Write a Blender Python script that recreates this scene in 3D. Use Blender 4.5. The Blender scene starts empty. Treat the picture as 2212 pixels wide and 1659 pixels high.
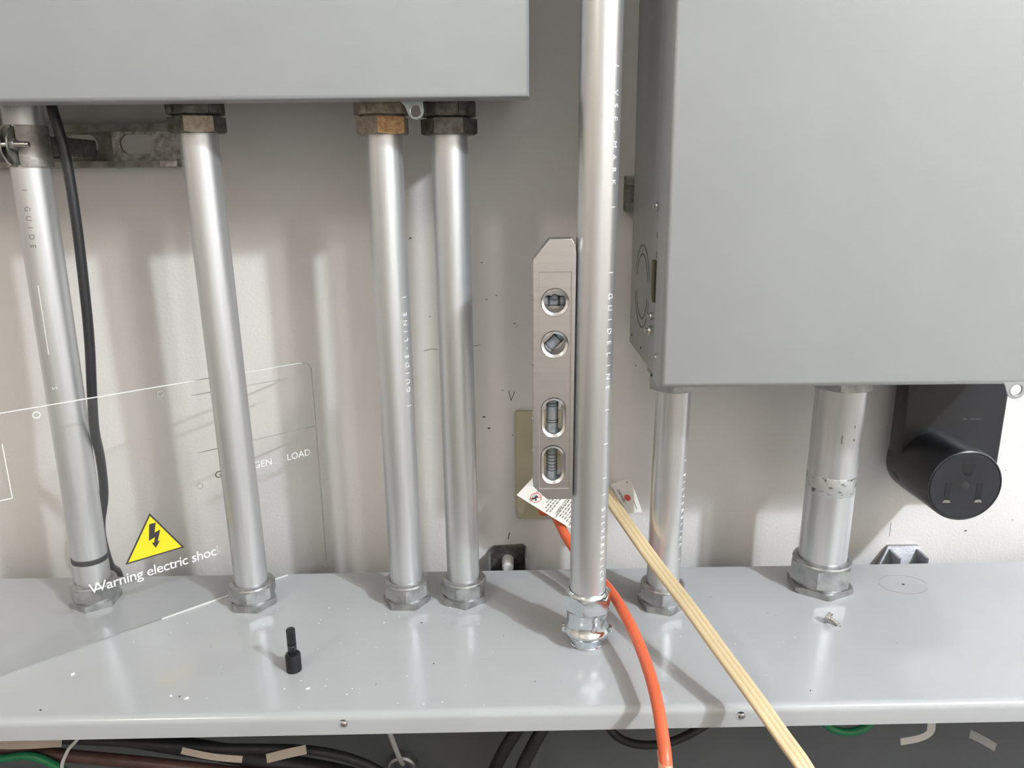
import bpy, bmesh, math, random
from mathutils import Vector, Matrix, Euler
random.seed(7)
R = math.radians
sc = bpy.context.scene
C = sc.collection

# ------------------------------------------------------------------ camera
cam = bpy.data.cameras.new('camera'); cam_ob = bpy.data.objects.new('camera', cam); C.objects.link(cam_ob)
cam.sensor_fit = 'HORIZONTAL'; cam.sensor_width = 36.0; cam.lens = 1660.0 / 2212.0 * 36.0
cam.clip_start = 0.01; cam.clip_end = 50
PITCH, ROLL = R(14.8), R(0.6)
cam_ob.matrix_world = (Matrix.Translation((0, -0.935, 1.30)) @ Matrix.Rotation(R(90) - PITCH, 4, 'X')
                       @ Matrix.Rotation(-ROLL, 4, 'Z'))
sc.camera = cam_ob

# ------------------------------------------------------------------ world / exposure
w = bpy.data.worlds.new('world'); sc.world = w; w.use_nodes = True
w.node_tree.nodes['Background'].inputs[0].default_value = (0.9, 0.86, 0.8, 1)
w.node_tree.nodes['Background'].inputs[1].default_value = 0.02
sc.view_settings.view_transform = 'Standard'; sc.view_settings.look = 'None'
sc.view_settings.gamma = 1.0; sc.view_settings.use_curve_mapping = False
sc.view_settings.exposure = 0.0
sc.cycles.use_denoising = True
sc.cycles.max_bounces = 6; sc.cycles.diffuse_bounces = 3; sc.cycles.glossy_bounces = 3; sc.cycles.transmission_bounces = 4; sc.cycles.transparent_max_bounces = 10
sc.cycles.use_adaptive_sampling = True; sc.cycles.adaptive_threshold = 0.05
sc.cycles.caustics_reflective = True; sc.cycles.caustics_refractive = False
sc.cycles.sample_clamp_indirect = 6.0
BULB_COL = (0.91, 0.97, 1.03)
# two ceiling lamps, then an added warm fill light: position, bulb radius, watts, colour
LAMPS_AND_FILL = [((1.92, -1.94, 2.84), 0.060, 265.0, BULB_COL), ((1.78, -2.10, 2.84), 0.060, 62.0, BULB_COL), ((-1.5, -2.5, 2.80), 0.16, 45.0, (1.0, 0.93, 0.84))]
LAMP_AND_FILL_LIGHTS = []
for p_, r_, w_, c_ in LAMPS_AND_FILL:
    ld = bpy.data.lights.new('bulb_or_fill_light', 'POINT'); ld.shadow_soft_size = r_; ld.energy = w_; ld.color = c_
    lo = bpy.data.objects.new('bulb_or_fill_light', ld); C.objects.link(lo); lo.location = p_; LAMP_AND_FILL_LIGHTS.append(lo)

# ------------------------------------------------------------------ materials
def new_mat(name):
    m = bpy.data.materials.new(name); m.use_nodes = True
    return m, m.node_tree.nodes, m.node_tree.links, m.node_tree.nodes['Principled BSDF']

def mat(name, col, rough=0.5, metal=0.0, noise=0.0, nscale=60.0, bump=0.0, bscale=400.0, stretch=(1, 1, 1),
        rvar=0.0, spec=0.5, col2=None, coat=0.0, trans=0.0):
    m, n, l, b = new_mat(name)
    b.inputs['Roughness'].default_value = rough; b.inputs['Metallic'].default_value = metal
    b.inputs['Specular IOR Level'].default_value = spec
    b.inputs['Coat Weight'].default_value = coat; b.inputs['Coat Roughness'].default_value = 0.12
    b.inputs['Transmission Weight'].default_value = trans
    c = tuple(col) + (1,)
    b.inputs['Base Color'].default_value = c
    if noise or bump or rvar or col2:
        tc = n.new('ShaderNodeTexCoord'); mp = n.new('ShaderNodeMapping'); mp.inputs['Scale'].default_value = stretch
        l.new(tc.outputs['Object'], mp.inputs['Vector'])
    if noise or col2:
        t = n.new('ShaderNodeTexNoise'); t.inputs['Scale'].default_value = nscale; t.inputs['Detail'].default_value = 5
        l.new(mp.outputs[0], t.inputs['Vector'])
        r = n.new('ShaderNodeValToRGB')
        r.color_ramp.elements[0].position = 0.35; r.color_ramp.elements[1].position = 0.68
        if col2:
            r.color_ramp.elements[0].color = c; r.color_ramp.elements[1].color = tuple(col2) + (1,)
        else:
            r.color_ramp.elements[0].color = tuple(max(0, x * (1 - noise)) for x in col) + (1,)
            r.color_ramp.elements[1].color = tuple(min(1, x * (1 + noise)) for x in col) + (1,)
        l.new(t.outputs['Fac'], r.inputs['Fac']); l.new(r.outputs['Color'], b.inputs['Base Color'])
        if rvar:
            mr = n.new('ShaderNodeMapRange'); mr.inputs['To Min'].default_value = max(0.02, rough - rvar)
            mr.inputs['To Max'].default_value = rough + rvar
            l.new(t.outputs['Fac'], mr.inputs['Value']); l.new(mr.outputs[0], b.inputs['Roughness'])
    if bump:
        t2 = n.new('ShaderNodeTexNoise'); t2.inputs['Scale'].default_value = bscale; t2.inputs['Detail'].default_value = 3
        l.new(mp.outputs[0], t2.inputs['Vector'])
        bp = n.new('ShaderNodeBump'); bp.inputs['Strength'].default_value = bump; bp.inputs['Distance'].default_value = 0.001
        l.new(t2.outputs['Fac'], bp.inputs['Height']); l.new(bp.outputs[0], b.inputs['Normal'])
    return m

M = {}
M['wall'] = mat('wall_paint', (0.74, 0.722, 0.705), 0.6, noise=0.025, nscale=9, bump=0.35, bscale=260)
M['room'] = mat('room_paint', (0.60, 0.545, 0.485), 0.8, noise=0.03, nscale=3)
M['ceil'] = mat('ceiling_paint', (0.82, 0.80, 0.77), 0.9, noise=0.02, nscale=3)
M['floor'] = mat('concrete', (0.13, 0.12, 0.11), 0.7, noise=0.15, nscale=6, bump=0.2, bscale=60)
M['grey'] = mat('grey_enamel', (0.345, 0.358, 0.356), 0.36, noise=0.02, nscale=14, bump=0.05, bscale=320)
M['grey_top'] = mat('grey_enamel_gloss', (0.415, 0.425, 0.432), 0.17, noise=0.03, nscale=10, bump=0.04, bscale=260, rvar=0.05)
M['shaded_grey'] = mat('shade_darkened_grey', (0.13, 0.137, 0.145), 0.45, noise=0.06, nscale=12)  # wireway grey darkened: the shade inside the trough is put into the colour
M['emt'] = mat('galvanised_steel', (0.66, 0.675, 0.69), 0.40, 0.80, noise=0.16, nscale=60, bump=0.10, bscale=160,
               stretch=(1, 1, 0.04), rvar=0.10)
M['emt_new'] = mat('new_galvanised_steel', (0.72, 0.73, 0.74), 0.33, 0.88, noise=0.08, nscale=20, bump=0.06, bscale=160,
                   stretch=(1, 1, 0.12), rvar=0.08)
M['cast'] = mat('zinc_casting', (0.42, 0.425, 0.43), 0.42, 0.9, noise=0.22, nscale=70, bump=0.35, bscale=300, rvar=0.12)
M['cast_dark'] = mat('weathered_casting', (0.16, 0.15, 0.14), 0.55, 0.7, noise=0.35, nscale=120, bump=0.5, bscale=350)
M['cast_rust'] = mat('corroded_casting', (0.26, 0.215, 0.175), 0.6, 0.55, col2=(0.42, 0.36, 0.30), nscale=190, bump=0.6, bscale=380)
M['rust'] = mat('bronze_corrosion', (0.36, 0.19, 0.08), 0.6, 0.4, col2=(0.62, 0.42, 0.22), nscale=210, bump=0.7, bscale=380)
M['zinc'] = mat('bright_zinc', (0.72, 0.76, 0.79), 0.14, 1.0, noise=0.06, nscale=60, bump=0.08, bscale=200)
M['emboss'] = mat('embossed_mark', (0.88, 0.89, 0.9), 0.35, 0.2, noise=0.02)
M['emboss_dark'] = mat('worn_ink', (0.2, 0.2, 0.2), 0.6, 0.2, noise=0.1)
M['strut'] = mat('old_galvanised_strut', (0.30, 0.29, 0.275), 0.5, 0.85, noise=0.3, nscale=60, bump=0.3, bscale=240)
M['strut_paint'] = mat('flaked_white_paint', (0.80, 0.78, 0.74), 0.7, col2=(0.30, 0.27, 0.24), nscale=130, bump=0.6, bscale=260)
M['steel'] = mat('plated_steel', (0.66, 0.65, 0.63), 0.25, 1.0, noise=0.08, nscale=80)
M['hasp'] = mat('pale_green_zinc', (0.36, 0.43, 0.42), 0.33, 0.5, noise=0.05, nscale=60)
M['black'] = mat('black_plastic', (0.022, 0.023, 0.026), 0.34, noise=0.1, nscale=20, bump=0.06, bscale=500)
M['blackmatte'] = mat('black_rubber', (0.02, 0.02, 0.022), 0.55, noise=0.1, nscale=40)
M['hole'] = mat('dark_recess', (0.008, 0.008, 0.009), 0.8, noise=0.05)
M['oxide'] = mat('black_oxide_steel', (0.03, 0.03, 0.034), 0.33, 0.6, noise=0.1, nscale=80)
M['orange'] = mat('orange_vinyl', (0.72, 0.135, 0.055), 0.38, noise=0.06, nscale=30, bump=0.05, bscale=300)
M['tan'] = mat('tan_vinyl', (0.60, 0.48, 0.29), 0.42, noise=0.04, nscale=30, bump=0.04, bscale=300)
M['tan_dark'] = mat('tan_vinyl_plug', (0.42, 0.33, 0.2), 0.45, noise=0.04)
M['tape'] = mat('chalky_residue', (0.80, 0.62, 0.52), 0.7, col2=(0.62, 0.22, 0.12), nscale=160, bump=0.6, bscale=300)
M['paper'] = mat('white_tag_paper', (0.84, 0.82, 0.77), 0.6, noise=0.02, nscale=30)
M['ink'] = mat('black_ink', (0.035, 0.033, 0.03), 0.6, noise=0.1)
M['ink_grey'] = mat('grey_ink', (0.18, 0.175, 0.165), 0.6, noise=0.1)
M['red'] = mat('red_ink', (0.68, 0.09, 0.08), 0.6, noise=0.1)
M['pencil'] = mat('graphite', (0.09, 0.075, 0.06), 0.6, noise=0.2)
M['pencil_light'] = mat('faint_graphite', (0.26, 0.265, 0.265), 0.5, noise=0.1)
M['beige'] = mat('ivory_plastic', (0.52, 0.47, 0.33), 0.4, noise=0.02, nscale=20)
M['yellow'] = mat('warning_yellow', (0.86, 0.66, 0.02), 0.45, noise=0.02)
M['white_ink'] = mat('white_ink', (0.92, 0.92, 0.91), 0.5, noise=0.01)
M['alu'] = mat('brushed_aluminium', (0.60, 0.585, 0.575), 0.33, 1.0, noise=0.04, nscale=60, stretch=(0.1, 1, 3), bump=0.03, bscale=300)
M['alu_bright'] = mat('machined_aluminium', (0.88, 0.87, 0.86), 0.22, 1.0, noise=0.03)
M['green'] = mat('green_insulation', (0.02, 0.22, 0.09), 0.4, noise=0.1)
M['white_wire'] = mat('white_insulation', (0.7, 0.69, 0.66), 0.45, noise=0.05)
M['copper'] = mat('copper', (0.75, 0.36, 0.2), 0.35, 1.0, noise=0.1)
M['latch'] = mat('bronze_latch', (0.12, 0.11, 0.08), 0.4, 0.6, noise=0.1)
M['brown'] = mat('brown_insulation', (0.10, 0.05, 0.045), 0.45, noise=0.2)
M['chip'] = mat('white_chip', (0.9, 0.89, 0.86), 0.6, noise=0.04)
M['crumb'] = mat('dark_crumb', (0.05, 0.045, 0.04), 0.7, noise=0.2)
M['foot'] = mat('cast_aluminium', (0.36, 0.37, 0.40), 0.45, 0.85, noise=0.12, nscale=60, bump=0.3, bscale=260)

def clear_mat(name, tint, haze, blur, share=0.40, ior=1.35):
    """clear sheet: straight transmission, a slightly scattering share, a veil of haze, fresnel gloss"""
    m, n, l, b = new_mat(name); n.remove(b)
    tr = n.new('ShaderNodeBsdfTransparent'); tr.inputs[0].default_value = tuple(tint) + (1,)
    rf = n.new('ShaderNodeBsdfRefraction'); rf.inputs['Roughness'].default_value = blur; rf.inputs['IOR'].default_value = 1.02
    rf.inputs['Color'].default_value = tuple(tint) + (1,)
    di = n.new('ShaderNodeBsdfDiffuse'); di.inputs[0].default_value = (0.86, 0.86, 0.85, 1)
    tl = n.new('ShaderNodeBsdfTranslucent'); tl.inputs[0].default_value = (0.86, 0.86, 0.85, 1)
    gl = n.new('ShaderNodeBsdfGlossy'); gl.inputs['Roughness'].default_value = 0.06
    m1 = n.new('ShaderNodeMixShader'); m1.inputs[0].default_value = share; l.new(tr.outputs[0], m1.inputs[1]); l.new(rf.outputs[0], m1.inputs[2])
    m2 = n.new('ShaderNodeMixShader'); m2.inputs[0].default_value = 0.3; l.new(di.outputs[0], m2.inputs[1]); l.new(tl.outputs[0], m2.inputs[2])
    m3 = n.new('ShaderNodeMixShader'); m3.inputs[0].default_value = haze; l.new(m1.outputs[0], m3.inputs[1]); l.new(m2.outputs[0], m3.inputs[2])
    fr = n.new('ShaderNodeFresnel'); fr.inputs[0].default_value = ior
    m4 = n.new('ShaderNodeMixShader'); l.new(fr.outputs[0], m4.inputs[0]); l.new(m3.outputs[0], m4.inputs[1]); l.new(gl.outputs[0], m4.inputs[2])
    l.new(m4.outputs[0], n['Material Output'].inputs[0]); return m
M['clear'] = clear_mat('clear_polycarbonate', (0.995, 0.995, 0.99), 0.05, 0.16, 0.04, 1.10)
M['clear_back'] = clear_mat('clear_polycarbonate_back', (0.998, 0.998, 0.995), 0.0, 0.05, 0.0, 1.05)
M['clear_edge'] = mat('polished_sheet_edge', (0.86, 0.86, 0.84), 0.3, noise=0.02)
M['clear_line'] = clear_mat('moulded_ridge', (0.9, 0.9, 0.9), 0.45, 0.1)
M['vial'] = clear_mat('vial_liquid', (0.56, 0.69, 0.82), 0.30, 0.06)
M['vial_clear'] = clear_mat('vial_acrylic', (0.80, 0.82, 0.84), 0.12, 0.06)
M['film'] = clear_mat('clear_film', (0.8, 0.8, 0.8), 0.35, 0.1)

# ------------------------------------------------------------------ mesh helpers
def finish(me, angle=35, smooth=True):
    if smooth:
        me.polygons.foreach_set('use_smooth', [True] * len(me.polygons))
        me.set_sharp_from_angle(angle=R(angle))
    me.update(); return me

def wm(o):
    m = o.matrix_basis.copy()
    return wm(o.parent) @ m if o.parent else m

def obj(name, me, m, parent=None, world=True, angle=35, smooth=True):
    """link one mesh; world=True: the mesh is in world coordinates and is moved into its parent's frame"""
    finish(me, angle, smooth)
    o = bpy.data.objects.new(name, me); C.objects.link(o)
    ms = m if isinstance(m, (list, tuple)) else [m]
    me.materials.clear()
    for x in ms: me.materials.append(M[x])
    if parent:
        o.parent = parent
        if world: me.transform(wm(parent).inverted())
    elif world:
        # put the origin at the base centre
        vs = [v.co for v in me.vertices]
        c = Vector(((min(v.x for v in vs) + max(v.x for v in vs)) / 2, (min(v.y for v in vs) + max(v.y for v in vs)) / 2, min(v.z for v in vs)))
        me.transform(Matrix.Translation(-c)); o.location = c
    return o

def tag(o, label=None, cat=None, group=None, kind=None):
    if label: o['label'] = label
    if cat: o['category'] = cat
    if group: o['group'] = group
    if kind: o['kind'] = kind
    return o

def thing(name, label, cat, loc, rot=(0, 0, 0), group=None):
    o = bpy.data.objects.new(name, None); C.objects.link(o); o.empty_display_size = 0.02
    o.location = loc; o.rotation_euler = rot
    return tag(o, label, cat, group)

def from_bm(bm, name='m'):
    bmesh.ops.recalc_face_normals(bm, faces=bm.faces)
    me = bpy.data.meshes.new(name); bm.to_mesh(me); bm.free(); return me

def box_me(x0, x1, y0, y1, z0, z1, bev=0.0, seg=2, rot=None):
    bm = bmesh.new(); bmesh.ops.create_cube(bm, size=1)
    for v in bm.verts:
        v.co = Vector((x0 + (v.co.x + .5) * (x1 - x0), y0 + (v.co.y + .5) * (y1 - y0), z0 + (v.co.z + .5) * (z1 - z0)))
    if bev: bmesh.ops.bevel(bm, geom=bm.edges[:], offset=bev, segments=seg, profile=.5, affect='EDGES')
    me = from_bm(bm)
    if rot: me.transform(rot)
    return me

def join_me(*mes):
    bm = bmesh.new()
    for m in mes: bm.from_mesh(m)
    me = bpy.data.meshes.new('j'); bm.to_mesh(me); bm.free(); return me

def lathe_me(profile, seg=32, mtx=None, closed=False):
    """profile: (r, z) list swept round Z"""
    bm = bmesh.new(); rings = []
    for r, z in profile:
        if r < 1e-6: rings.append([bm.verts.new((0, 0, z))])
        else: rings.append([bm.verts.new((r * math.cos(2 * math.pi * k / seg), r * math.sin(2 * math.pi * k / seg), z)) for k in range(seg)])
    pairs = list(zip(rings, rings[1:])) + ([(rings[-1], rings[0])] if closed else [])
    for a, b in pairs:
        for k in range(seg):
            k2 = (k + 1) % seg
            if len(a) == 1 and len(b) == 1: continue
            if len(a) == 1: bm.faces.new((a[0], b[k], b[k2]))
            elif len(b) == 1: bm.faces.new((a[k], a[k2], b[0]))
            else: bm.faces.new((a[k], a[k2], b[k2], b[k]))
    me = from_bm(bm)
    if mtx: me.transform(mtx)
    return me

def hex_me(rc, rin, z0, z1, rot=0.0, chamf=0.003, sides=6, top=True, bottom=True, r_face=None):
    """hexagonal nut with a round bore rin; corners cut by a conical chamfer at the ends"""
    seg = sides * 6
    ap = rc * math.cos(math.pi / sides)
    rf = r_face or ap * 0.985
    def hexr(a):
        d = (a % (2 * math.pi / sides)) - math.pi / sides
        return ap / math.cos(d)
    prof = []
    bm = bmesh.new(); rings = []
    def ring(fr, z):
        rings.append([bm.verts.new((fr(a)[0] * math.cos(a + rot), fr(a)[0] * math.sin(a + rot), fr(a)[1])) for a in [2 * math.pi * k / seg for k in range(seg)]])
    kz = 0.45
    ring(lambda a: (rin, z0), z0)
    ring(lambda a: (min(rf, hexr(a)) if bottom else hexr(a), z0), z0)
    if bottom: ring(lambda a: (hexr(a), z0 + max(0, hexr(a) - rf) * kz + 0.0002), z0)
    if top: ring(lambda a: (hexr(a), z1 - max(0, hexr(a) - rf) * kz - 0.0002), z1)
    ring(lambda a: (min(rf, hexr(a)) if top else hexr(a), z1), z1)
    ring(lambda a: (rin + chamf * 0.5, z1), z1)
    ring(lambda a: (rin, z1 - chamf * 0.5), z1)
    n = len(rings)
    for i in range(n):
        a, b = rings[i], rings[(i + 1) % n]
        for k in range(seg):
            k2 = (k + 1) % seg
            bm.faces.new((a[k], a[k2], b[k2], b[k]))
    return from_bm(bm)

def sweep_me(pts, profile, up=(0, 0, 1), closed_prof=True, cap=True, sub=6, scale=None):
    """sweep a 2-D profile (across, along up) down a smooth path (Catmull-Rom)"""
    P = [Vector(p) for p in pts]
    path = []
    for i in range(len(P) - 1):
        p0, p1, p2, p3 = P[max(i - 1, 0)], P[i], P[i + 1], P[min(i + 2, len(P) - 1)]
        for k in range(sub):
            t = k / sub
            path.append(0.5 * ((2 * p1) + (p2 - p0) * t + (2 * p0 - 5 * p1 + 4 * p2 - p3) * t * t + (3 * p1 - p0 - 3 * p2 + p3) * t ** 3))
    path.append(P[-1])
    bm = bmesh.new(); rings = []
    u = Vector(up).normalized()
    for i, p in enumerate(path):
        d = (path[min(i + 1, len(path) - 1)] - path[max(i - 1, 0)]).normalized()
        side = d.cross(u)
        if side.length < 1e-4: side = Vector((1, 0, 0))
        side.normalize(); uu = side.cross(d).normalized(); u = uu
        s = scale(i / (len(path) - 1)) if scale else 1
        rings.append([bm.verts.new(p + side * a * s + uu * b * s) for a, b in profile])
    n = len(profile)
    for a, b in zip(rings, rings[1:]):
        for k in range(n if closed_prof else n - 1):
            bm.faces.new((a[k], a[(k + 1) % n], b[(k + 1) % n], b[k]))
    if cap:
        bm.faces.new(rings[0][::-1]); bm.faces.new(rings[-1])
    return from_bm(bm)

def circ(r, n=14): return [(r * math.cos(2 * math.pi * k / n), r * math.sin(2 * math.pi * k / n)) for k in range(n)]
def tube(pts, r, n=14, up=(0, -1, 0.3), sub=6): return sweep_me(pts, circ(r, n), up, sub=sub)

def plate_me(outlines, thick, bevel=0.0, mtx=None):
    """flat plate from closed 2-D outlines (the first is the rim, others are holes); centred on local z=0"""
    cu = bpy.data.curves.new('tmp', 'CURVE'); cu.dimensions = '2D'; cu.fill_mode = 'BOTH'
    for ol in outlines:
        s = cu.splines.new('POLY'); s.points.add(len(ol) - 1); s.use_cyclic_u = True
        for p, q in zip(s.points, ol): p.co = (q[0], q[1], 0, 1)
    cu.extrude = max(thick / 2 - bevel, 0); cu.bevel_depth = bevel; cu.bevel_resolution = 1; cu.offset = -bevel
    return curve_to_me(cu, mtx)

def curve_to_me(cu, mtx=None):
    o = bpy.data.objects.new('tmp', cu); C.objects.link(o)
    dg = bpy.context.evaluated_depsgraph_get(); dg.update()
    me = bpy.data.meshes.new_from_object(o.evaluated_get(dg))
    bpy.data.objects.remove(o); bpy.data.curves.remove(cu)
    if mtx: me.transform(mtx)
    me.materials.clear()
    return me

def text_me(s, size, thick=0.0002, mtx=None, align='LEFT', spacing=1.0):
    cu = bpy.data.curves.new('tmp', 'FONT'); cu.body = s; cu.size = size; cu.extrude = thick / 2
    cu.align_x = align; cu.space_character = spacing; cu.resolution_u = 3
    return curve_to_me(cu, mtx)

def circle2(cx, cy, r, n=28): return [(cx + r * math.cos(2 * math.pi * k / n), cy + r * math.sin(2 * math.pi * k / n)) for k in range(n)]
def stadium(cx, cy, w, h, n=10):
    """slot outline; the longer side decides the direction of the round ends"""
    if h >= w:
        r = w / 2; a = h / 2 - r
        return ([(cx + r * math.cos(t), cy + a + r * math.sin(t)) for t in [math.pi * k / n for k in range(n + 1)]] +
                [(cx + r * math.cos(t), cy - a + r * math.sin(t)) for t in [math.pi + math.pi * k / n for k in range(n + 1)]])
    r = h / 2; a = w / 2 - r
    return ([(cx + a + r * math.cos(t), cy + r * math.sin(t)) for t in [-math.pi / 2 + math.pi * k / n for k in range(n + 1)]] +
            [(cx - a + r * math.cos(t), cy + r * math.sin(t)) for t in [math.pi / 2 + math.pi * k / n for k in range(n + 1)]])
def round_rect(x0, x1, y0, y1, r, n=5):
    out = []
    for cx, cy, a0 in ((x1 - r, y1 - r, 0), (x0 + r, y1 - r, 90), (x0 + r, y0 + r, 180), (x1 - r, y0 + r, 270)):
        out += [(cx + r * math.cos(R(a0 + 90 * k / n)), cy + r * math.sin(R(a0 + 90 * k / n))) for k in range(n + 1)]
    return out
def strip_me(ol_a, za, ol_b, zb, mtx=None):
    """band between two outlines with the same number of points"""
    bm = bmesh.new(); A = [bm.verts.new((x, y, za)) for x, y in ol_a]; B = [bm.verts.new((x, y, zb)) for x, y in ol_b]
    n = len(A)
    for k in range(n): bm.faces.new((A[k], A[(k + 1) % n], B[(k + 1) % n], B[k]))
    me = from_bm(bm)
    if mtx: me.transform(mtx)
    return me
# local XY plate -> world XZ plane facing the room (local z -> world -y)
def facing(y): return Matrix(((1, 0, 0, 0), (0, 0, -1, y), (0, 1, 0, 0), (0, 0, 0, 1)))
def poly_line(pts, wdt):
    """thin flat stroke through 2-D points, as an outline"""
    L, Rr = [], []
    for i, p in enumerate(pts):
        a = Vector(pts[max(i - 1, 0)]); b = Vector(pts[min(i + 1, len(pts) - 1)]); d = (b - a).normalized(); nrm = Vector((-d.y, d.x)) * wdt / 2
        L.append((p[0] + nrm.x, p[1] + nrm.y)); Rr.append((p[0] - nrm.x, p[1] - nrm.y))
    return L + Rr[::-1]

# ================================================================== the room
def struct(name, me, m, parent=None, smooth=False):
    o = obj(name, me, m, parent, smooth=smooth); tag(o, kind='structure'); return o
WY = 0.024                    # the wall face; the enclosures stand off it on strut
WK = (0.935 + WY) / 0.935
def onwall(x, z): return (x * WK, 1.3 + (z - 1.3) * WK)      # marks measured at y = 0, carried back to the wall face
wall = struct('wall_back', box_me(-3.0, 3.4, WY, 0.155, 0, 3.0), 'wall')
struct('wall_left', box_me(-3.12, -3.0, -3.6, 0.155, 0, 3.0), 'room')
struct('wall_right', box_me(3.4, 3.52, -3.6, 0.155, 0, 3.0), 'room')
struct('wall_front', box_me(-3.12, 3.52, -3.72, -3.6, 0, 3.0), 'room')
struct('floor', box_me(-3.12, 3.52, -3.72, 0.155, -0.1, 0), 'floor')
struct('ceiling', box_me(-3.12, 3.52, -3.72, 0.155, 3.0, 3.1), 'ceil')
# pencil marks and hairline cracks on the paint
def wall_mark(name, pts, wdt=0.0008, m='pencil'):
    return obj(name, plate_me([poly_line([onwall(*p) for p in pts], wdt)], 0.0002, 0, facing(WY - 0.0001)), m, wall, smooth=False)
wall_mark('pencil_mark', [(-0.0042, 1.0436), (-0.0014, 1.0315)])
wall_mark('pencil_mark', [(-0.0014, 1.0315), (0.0034, 1.043)])
wall_mark('pencil_mark', [(-0.0051, 0.8495), (-0.0066, 0.8445), (-0.0071, 0.8395)], 0.0012)
wall_mark('pencil_mark', [(0.4995, 0.858), (0.4998, 0.838)], 0.0006, 'ink_grey')
wall_mark('crack', [(-0.1095, 1.0967), (-0.1000, 1.0990), (-0.0922, 1.0989)], 0.0006)
wall_mark('crack', [(-0.0501, 1.102), (-0.0440, 1.1025), (-0.0386, 1.1040)], 0.0006)
for x, z, r in ((-0.035, 1.205, .0009), (-0.018, 1.165, .0008), (0.004, 1.130, .0011), (0.0065, 1.126, .0007), (-0.036, 1.010, .0016),
                (-0.030, 0.995, .0016), (-0.012, 1.045, .0007), (0.000, 0.985, .0008), (0.155, 1.075, .0009), (0.158, 1.135, .0008),
                (-0.12, 1.235, .0014), (-0.03, 1.16, .0009), (0.66, 0.86, .0008), (0.64, 0.93, .0007), (0.60, 0.845, .0016), (-0.10, 1.14, .0008)):
    wall_mark('paint_speck', [(x - r, z - r * .3), (x + r, z + r * .3)], r * 1.2)

# fittings of the two ceiling lamps and the added fill light (outside the picture); each carries its light
for lo, lab, rr in zip(LAMP_AND_FILL_LIGHTS, ('bare bulb lamp on the ceiling, nearer the enclosures', 'dimmer bare bulb lamp on the ceiling, farther from the enclosures', 'added unseen fill light near the ceiling at the left end of the room'), (.06, .06, .16)):
    t = thing('ceiling_lamp_or_fill', lab, 'lamp', tuple(lo.location))
    lo.parent = t; lo.location = (0, 0, 0)
    top = 3.0 - t.location.z
    obj('lamp_or_fill_base', lathe_me([(rr * .4, rr + .012), (rr * .5, rr + .02), (rr * .9, top - .02), (rr, top - .001), (0, top - .001)], 24), 'beige', t, world=False)

# ================================================================== wireway (open front trough under everything)
ZT = 0.813
ww = thing('wireway', 'long grey steel wireway with open front under the conduits', 'wireway', (0, -0.172, 0.455), (0, 0, R(0.72)))
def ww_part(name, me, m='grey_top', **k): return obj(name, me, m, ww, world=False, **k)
YF, YB, H = -0.1365, 0.1365, ZT - 0.455
# top sheet with a rounded front bend and hanging lip: swept profile
def bent_top():
    prof = [(YB, H), (YF + .008, H)]
    for k in range(1, 7):
        a = R(90 * k / 6); prof.append((YF + .008 - .008 * math.sin(a), H - .008 + .008 * math.cos(a)))
    prof += [(YF, H - .0225), (YF + .0015, H - .0225), (YF + .0015, H - .008)]
    for k in range(5, -1, -1):
        a = R(90 * k / 6); prof.append((YF + .008 - .0065 * math.sin(a), H - .008 + .0065 * math.cos(a)))
    prof += [(YB, H - .0015)]
    bm = bmesh.new(); A = [bm.verts.new((-1.3, y, z)) for y, z in prof]; B = [bm.verts.new((1.3, y, z)) for y, z in prof]
    n = len(prof)
    for k in range(n): bm.faces.new((A[k], A[(k + 1) % n], B[(k + 1) % n], B[k]))
    bm.faces.new(A); bm.faces.new(B[::-1]); return from_bm(bm)
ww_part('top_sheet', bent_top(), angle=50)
ww_part('back_sheet', box_me(-1.3, 1.3, YB - .0015, YB, 0, H - .0016), 'shaded_grey')
ww_part('bottom_sheet', box_me(-1.3, 1.3, YF, YB - .0016, 0, .0015), 'shaded_grey')
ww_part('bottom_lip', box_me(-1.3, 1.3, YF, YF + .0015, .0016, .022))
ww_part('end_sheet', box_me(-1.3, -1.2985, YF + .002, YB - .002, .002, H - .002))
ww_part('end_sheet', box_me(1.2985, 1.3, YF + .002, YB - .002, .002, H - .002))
def yloc(X, Y):   # world XY -> wireway local XY
    v = wm(ww).inverted() @ Vector((X, Y, 0)); return v.x, v.y
for X, zz, sm in ((-0.163, .0105, 'steel'), (0.2165, .0100, 'steel')):
    sx, sy = yloc(X, -0.31)
    h = ww_part('lip_screw', lathe_me([(0, .0016), (.0020, .0014), (.0030, .0006), (.0032, -.0006), (0, -.0006)], 12,
                Matrix.Translation((sx, YF - .0002, H - zz)) @ Matrix.Rotation(R(90), 4, 'X')), sm)
    obj('screw_hole', lathe_me([(.0046, .0001), (.0046, -.0002), (0, -.0002)], 14, Matrix.Translation((sx - .001, YF - .0001, H - zz)) @ Matrix.Rotation(R(90), 4, 'X')), 'hole', ww, world=False)
# pencilled knockout circle with a centre punch
cx, cy = yloc(0.481, -0.081)
pts = [(cx + .029 * math.cos(R(a)) * (1 + .04 * math.sin(R(2 * a))), cy + .0225 * math.sin(R(a))) for a in range(0, 345, 12)]
ww_part('pencilled_circle', plate_me([poly_line(pts, .00045)], .0002, 0, Matrix.Translation((0, 0, H + .0001))), 'pencil_light', smooth=False)
ww_part('punch_mark', lathe_me([(0, .0002), (.0016, .0002), (.0016, 0)], 10, Matrix.Translation((cx, cy, H))), 'hole', smooth=False)

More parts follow.
